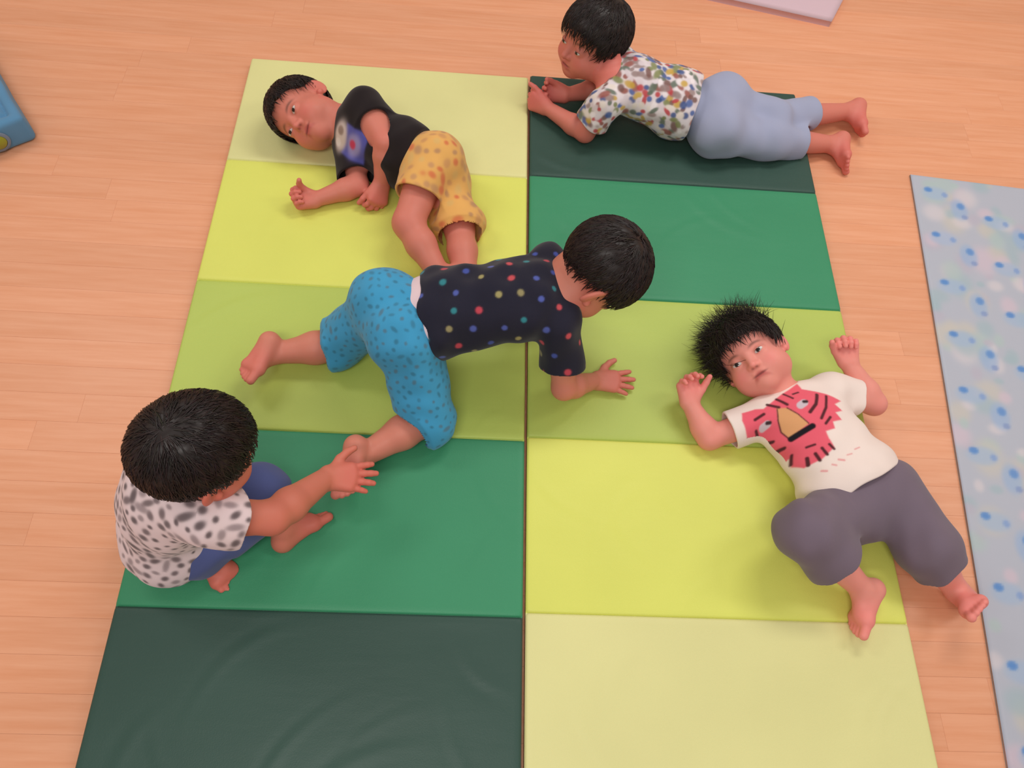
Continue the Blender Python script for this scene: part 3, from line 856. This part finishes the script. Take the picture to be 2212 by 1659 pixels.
# --- child crawling in the middle
DOTS = [(190, 70, 84), (70, 84, 160), (160, 150, 100), (54, 130, 140), (84, 96, 170), (198, 80, 88), (150, 140, 100)]
JC = P3(dict(head=(1292, 582, .300), neck=(1226, 630, .262), mid=(1035, 660, .245), pel=(862, 692, .205), SL=(1182, 566, .240), SR=(1208, 702, .240), ER=(1218, 838, .095), WR=(1288, 822, .020),
             EL=(0, .045, -.845, .15), WL=(0, .075, -.815, .050), HL=(838, 655, .20), HR=(888, 735, .20), KL=(728, 745, .050), AL=(590, 764, .045), KR=(918, 905, .052), AR=(775, 990, .035)))
def c_extra(part, c):
    wp = lerp(c['pel'], c['neck'], .235)
    f = cut(ell(lerp(c['pel'], c['mid'], .5), c['AH'], np.array([(.080 * c['tw'] + .0055), .066 * c['td'] + .0055, .12])), plane(wp, c['uhp']), plane(wp - c['uhp'] * .05, -c['uhp']))
    V, Fq = surface([(f, 0, 'u')], .003, wp - .13, wp + .13)
    part('waistband', V, Fq, M_CLOTH, np.tile(lin((226, 200, 206)), (len(V), 1)), 'pale pink inner waistband')
person('crawling child in navy dotted t-shirt and bright blue shorts', dict(
    J=JC, face=((.42, -.12, -.88), (.86, .10, .42)), seed=13, skin=(208, 132, 112), res=.0024, hs=1.16, tw=1.10, extra=c_extra,
    hand=dict(R=dict(dir=(.98, .0, -.04), back=(0, 0, 1), curl=(.05, .05, .06, .08), spread=.20, thumb=(1.15, .05)),
              L=dict(dir=(.98, .1, -.1), back=(0, 0, 1), curl=(.05, .05, .06, .08), spread=.15, thumb=(.9, .05))),
    foot=dict(L=dict(dir=(-.36, -.92, -.15), dors=(.30, -.2, -.9)), R=dict(dir=(-.06, -.99, -.1), dors=(.2, -.1, -.95), s=1.08)),
    hair=dict(line=(.050, .046, .036, .004, .010, .014, -.012, -.036, -.052), off=.010, lift=.0025, label='short cropped black hair'),
    shirt=dict(hem=.175, infl=.009, slL=(.60, .046, .050), slR=(.62, .047, .052), neck=.008, col=spots((37, 36, 50), DOTS, .039, .0066, 7, .8, None, .08, .95, .15), label='navy t-shirt with small coloured dots', flo=45, fhi=110, amp=.007),
    pants=dict(legL=(1.10, .066, .060, .060), legR=(1.08, .070, .066, .062), infl=.013, waist=.17, amp=.006, col=spots((66, 152, 196), [(54, 112, 140), (60, 120, 150), (84, 112, 128)], .017, .0038, 9, 1.0, (1.0, 2.5), .05, .75), label='bright blue shorts with tiny dark print')))

# --- child sitting at the lower left, seen from above
JD = P3(dict(head=(426, 974, .410), neck=(0, -.628, -1.425, .375), mid=(0, -.706, -1.440, .215), pel=(0, -.725, -1.450, .105), SL=(0, -.668, -1.340, .345), SR=(0, -.585, -1.495, .345), ER=(588, 1118, .250), WR=(706, 1032, .165),
             EL=(0, -.690, -1.300, .220), WL=(0, -.640, -1.335, .150), HL=(0, -.690, -1.390, .095), HR=(0, -.668, -1.482, .095), KL=(560, 1066, .100), AL=(612, 1140, .030), KR=(530, 1112, .080), AR=(446, 1188, .034)))
person('child in white shirt with black print sitting and reaching out, seen from above', dict(
    J=JD, face=((.74, .56, -.36), (.25, .25, .93)), seed=14, skin=(204, 121, 100), res=.0024, tw=1.12, td=1.10, hs=1.08, limb=1.14,
    hand=dict(R=dict(dir=(.97, .10, -.15), back=(-.1, -.1, 1), curl=(.10, .10, .12, .15), spread=.14, thumb=(1.10, .05), s=1.05),
              L=dict(dir=(.1, -.3, -.9), back=(.8, .3, .1), curl=(.4, .4, .4, .4))),
    foot=dict(L=dict(dir=(.70, .70, -.02), dors=(-.45, .35, .8)), R=dict(dir=(.80, -.60, -.05), dors=(.2, .3, .9), s=1.1)),
    hair=dict(line=(.046, .044, .034, .000, .006, .012, -.020, -.048, -.060), off=.012, lift=.004, lmax=.036, label='thick short black hair with a whorl at the crown'),
    shirt=dict(hem=-.12, infl=.012, flare=.012, amp=.006, neck=.016, slR=(.52, .054, .058), slL=(.55, .048, .052), col=spots((226, 206, 210), [(78, 66, 70), (104, 90, 94), (150, 134, 138), (88, 76, 80)], .0195, .0062, 15, 1.3, (.5, 3.0), .04, .9), label='white shirt with scattered black print', name='shirt'),
    pants=dict(legL=(1.04, .064, .060, .056), legR=(1.55, .064, .056, .052), infl=.010, amp=.006, col=plain((82, 92, 142), .08, 16), label='blue denim shorts')))

# --- child lying on the back, white t-shirt with a tiger face
def tiger_print():
    S = 270 / 1723.
    px = lambda x, y: at(1590 + x * S, 800 + y * S, .135)
    out = [(160, 490), (330, 455), (430, 470), (520, 400), (660, 290), (760, 230), (880, 140), (925, 240), (1100, 290), (1250, 340), (1450, 420), (1350, 480), (1450, 570), (1345, 605), (1430, 705), (1300, 740),
           (1330, 830), (1210, 865), (1250, 960), (1320, 1090), (1180, 1230), (1000, 1300), (880, 1240), (840, 1130), (735, 1210), (700, 1120), (545, 1175), (480, 1080), (380, 1000), (320, 880), (240, 760), (160, 600)]
    nose = [(590, 485), (720, 500), (860, 600), (985, 745), (780, 905), (680, 800), (620, 650)]
    st = [([(480, 420), (620, 475)], 42), ([(600, 355), (720, 455)], 40), ([(690, 290), (790, 375)], 30), ([(800, 310), (870, 290)], 26),
          ([(1105, 345), (1085, 480), (1010, 585)], 46), ([(1230, 370), (1220, 530), (1145, 690)], 38), ([(1265, 675), (1200, 765)], 36),
          ([(330, 605), (435, 545)], 40), ([(375, 735), (480, 855), (610, 885)], 40), ([(285, 820), (345, 885)], 38), ([(480, 960), (620, 1010), (745, 1000)], 40), ([(510, 1050), (580, 1085)], 30),
          ([(1035, 1275), (1015, 1185)], 44), ([(1155, 1240), (1100, 1145)], 42), ([(1235, 1175), (1170, 1085)], 40), ([(1315, 1110), (1255, 1045)], 36), ([(870, 1210), (850, 1100)], 30), ([(990, 1045), (1085, 1025)], 30),
          ([(600, 500), (620, 650), (680, 800), (770, 900)], 16), ([(720, 500), (860, 600), (985, 745)], 16)]
    txt = [([(1185, 1385), (1240, 1395)], 26), ([(1300, 1320), (1345, 1335)], 22), ([(1375, 1260), (1440, 1275)], 28), ([(1480, 1205), (1540, 1190)], 16), ([(1580, 1130), (1640, 1105)], 16)]
    return px, S, out, nose, st, txt
def tiger_shirt(V, ctx):
    col = plain((238, 221, 214), .03, 4)(V, ctx)
    px, S, out, nose, st, txt = tiger_print()
    A = ctx['A']; c = ctx['c']
    uv = lambda P: np.stack([(P - c) @ A[0], (P - c) @ A[2]], -1)
    q = uv(V); fr = (V - c) @ A[1] > .01
    mpu = np.linalg.norm(px(500, 500) - px(600, 500)) / 100.        # metres per print unit
    def poly(pts, cc, soft=.0012):
        nonlocal col
        Pp = uv(np.array([px(*p) for p in pts])); n = len(Pp); ins = np.zeros(len(q), bool); dm = np.full(len(q), 9.)
        for i in range(n):
            a, b = Pp[i], Pp[(i + 1) % n]
            cr = ((a[1] > q[:, 1]) != (b[1] > q[:, 1])) & (q[:, 0] < (b[0] - a[0]) * (q[:, 1] - a[1]) / (b[1] - a[1] + 1e-12) + a[0])
            ins ^= cr
            ab = b - a; t = np.clip(((q - a) @ ab) / (ab @ ab + 1e-12), 0, 1); dm = np.minimum(dm, np.linalg.norm(q - a - t[:, None] * ab, axis=1))
        d = np.where(ins, -dm, dm)
        col = mixc(col, fr / (1 + np.exp(d / soft * 2)), lin(cc))
    def stroke(pts, wdt, cc, al=1.0, soft=.0010):
        nonlocal col
        Pp = uv(np.array([px(*p) for p in pts])); dm = np.full(len(q), 9.)
        for a, b in zip(Pp[:-1], Pp[1:]):
            ab = b - a; t = np.clip(((q - a) @ ab) / (ab @ ab + 1e-12), 0, 1); dm = np.minimum(dm, np.linalg.norm(q - a - t[:, None] * ab, axis=1))
        col = mixc(col, al * fr / (1 + np.exp((dm - wdt * mpu / 2) / soft * 2)), lin(cc))
    poly(out, (232, 98, 116)); poly(nose, (218, 160, 112))
    for p, wd in st: stroke(p, wd, (84, 40, 46))
    stroke([(800, 910), (1035, 785)], 78, (30, 26, 34))
    for ex, ey, ax in ((905, 470, 50), (470, 690, 46)):
        stroke([(ex - 20, ey + 15), (ex + 25, ey - 15)], ax * 2, (206, 190, 200)); stroke([(ex + 20, ey - 30), (ex + 55, ey - 30)], 46, (60, 44, 48))
    for p, wd in txt: stroke(p, wd, (222, 120, 128), .7)
    return col
JE = P3(dict(head=(1622, 768, .088), neck=(1692, 854, .072), pel=(1868, 1082, .072), SR=(1640, 908, .058), SL=(1795, 846, .070), ER=(1532, 946, .028), WR=(1490, 872, .052), EL=(1888, 872, .040), WL=(1832, 784, .085),
             HR=(1822, 1098, .070), HL=(1918, 1058, .070), KR=(1742, 1150, .150), AR=(1862, 1272, .046), KL=(2000, 1180, .080), AL=(2066, 1276, .015)))
person('child in white tiger-face t-shirt lying on the back with arms raised', dict(
    J=JE, face=((-.50, -.42, .76), (-.60, .80, .15)), seed=15, skin=(231, 152, 138), res=.0021, hs=1.03, tw=1.22,
    hand=dict(R=dict(dir=(-.12, .90, .28), back=(-.25, .15, -1), curl=(.65, .7, .75, .8), thumb=(.7, .5)),
              L=dict(dir=(-.15, .85, .40), back=(.35, .25, -1), curl=(.95, 1.0, 1.05, 1.05), thumb=(.6, .7))),
    foot=dict(R=dict(dir=(-.56, -.82, -.10), dors=(-.74, .48, .42)), L=dict(dir=(-.46, -.30, .82), dors=(-.60, .70, -.10))),
    lid=.76, look=(.0005, .0004),
    hair=dict(line=(.044, .042, .030, -.004, .004, .010, -.020, -.045, -.055), off=.014, lift=.006, lmin=.02, lmax=.045, label='tousled dark hair spread on the mat',
              tufts=[((.050, -.02, .085), .035, (.95, -.2, .75), .050, 700), ((.02, -.05, .09), .035, (.2, -.3, 1.0), .050, 500), ((-.04, -.03, .085), .03, (-.35, -.2, 1.0), .045, 420), ((.07, -.02, .03), .03, (1.0, -.2, .25), .040, 420)]),
    shirt=dict(hem=.10, infl=.009, flare=.010, slR=(.60, .046, .050), slL=(.52, .046, .050), res=.0020, col=tiger_shirt, label='off-white t-shirt printed with a pink tiger face', amp=.0045, neck=.022),
    pants=dict(legR=(1.48, .066, .060, .064), legL=(1.45, .068, .064, .056), infl=.012, waist=.25, amp=.006, col=plain((116, 102, 116), .05, 17), name='pants', label='grey cropped pants')))

# ------------------------------------------------------------------ blue fabric block at the left edge
def fabric_block():
    h = .085
    a = at(84, 302, -T); b = at(0, 160, -T); c = at(22, 364, -T)
    a[2] = b[2] = c[2] = 0
    e1 = nrm(b - a); e2 = nrm(c - a); e2 = nrm(e2 - e1 * (e2 @ e1))
    sx, sy = .50, .42
    cen = a + e1 * sx / 2 + e2 * sy / 2; cen[2] = 0
    R = np.stack([e1, e2, np.array([0, 0, 1.])])
    root = empty('fabric_block', cen)
    tag(root, 'blue soft fabric block with yellow-green patch at the left edge', 'soft block')
    Rf = R.astype(np.float32); cf = cen.astype(np.float32)
    wv = folds(31, 30, 70, 5)
    def fn(p):
        q = (p - cf) @ Rf.T
        d = np.abs(q - np.array([0, 0, h / 2], np.float32)) - np.array([sx / 2, sy / 2, h / 2], np.float32) + .014
        o = np.linalg.norm(np.maximum(d, 0), axis=1) + np.minimum(d.max(1), 0) - .014
        ins = np.minimum(sx / 2 - np.abs(q[:, 0]), sy / 2 - np.abs(q[:, 1]))
        seam = .011 * np.exp(-((ins - .034) / .006) ** 2) * (q[:, 2] > h * .7)
        return o + seam + .003 * wv(p)
    V, Fq = surface([(fn, 0, 'u')], .005, cen - [.40, .40, .0], cen + [.40, .40, h + .02], mods=[lambda d, p: np.maximum(d, ground(p))])
    col = plain((92, 140, 178), .05, 3)(V, None)
    add_obj('cover', make_mesh('cover', V - cen, Fq, True, col), M_CLOTH, root)
    # round patch and its ring on the side facing the mats
    q0 = at(4, 322, .04 - T)
    n = -e1
    t = e2; ctr = cen - e1 * (sx / 2 + .001); along = (q0 - ctr) @ t
    ctr = ctr + t * along; ctr[2] = .042
    def disc(name, r, off, thick, col, inner=0):
        k = 48; ang = np.linspace(0, 2 * math.pi, k, endpoint=False)
        dirs = np.cos(ang)[:, None] * t + np.sin(ang)[:, None] * np.array([0, 0, 1.])
        c0 = ctr + n * off
        ro = c0 + dirs * r; ro2 = c0 + dirs * (r - thick * .4) + n * thick; ri = c0 + dirs * inner + n * thick
        V = np.concatenate([ro, ro2, ri]); i = np.arange(k); j = (i + 1) % k
        Fs = np.concatenate([np.stack([i, j, j + k, i + k], 1), np.stack([i + k, j + k, j + 2 * k, i + 2 * k], 1)])
        add_obj(name, make_mesh(name, V - cen, Fs, True, np.tile(lin(col), (len(V), 1))), M_CLOTH, root)
    disc('patch', .022, .003, .005, (150, 152, 50), .0005)
    disc('patch_ring', .031, .002, .004, (120, 132, 150), .022)
fabric_block()
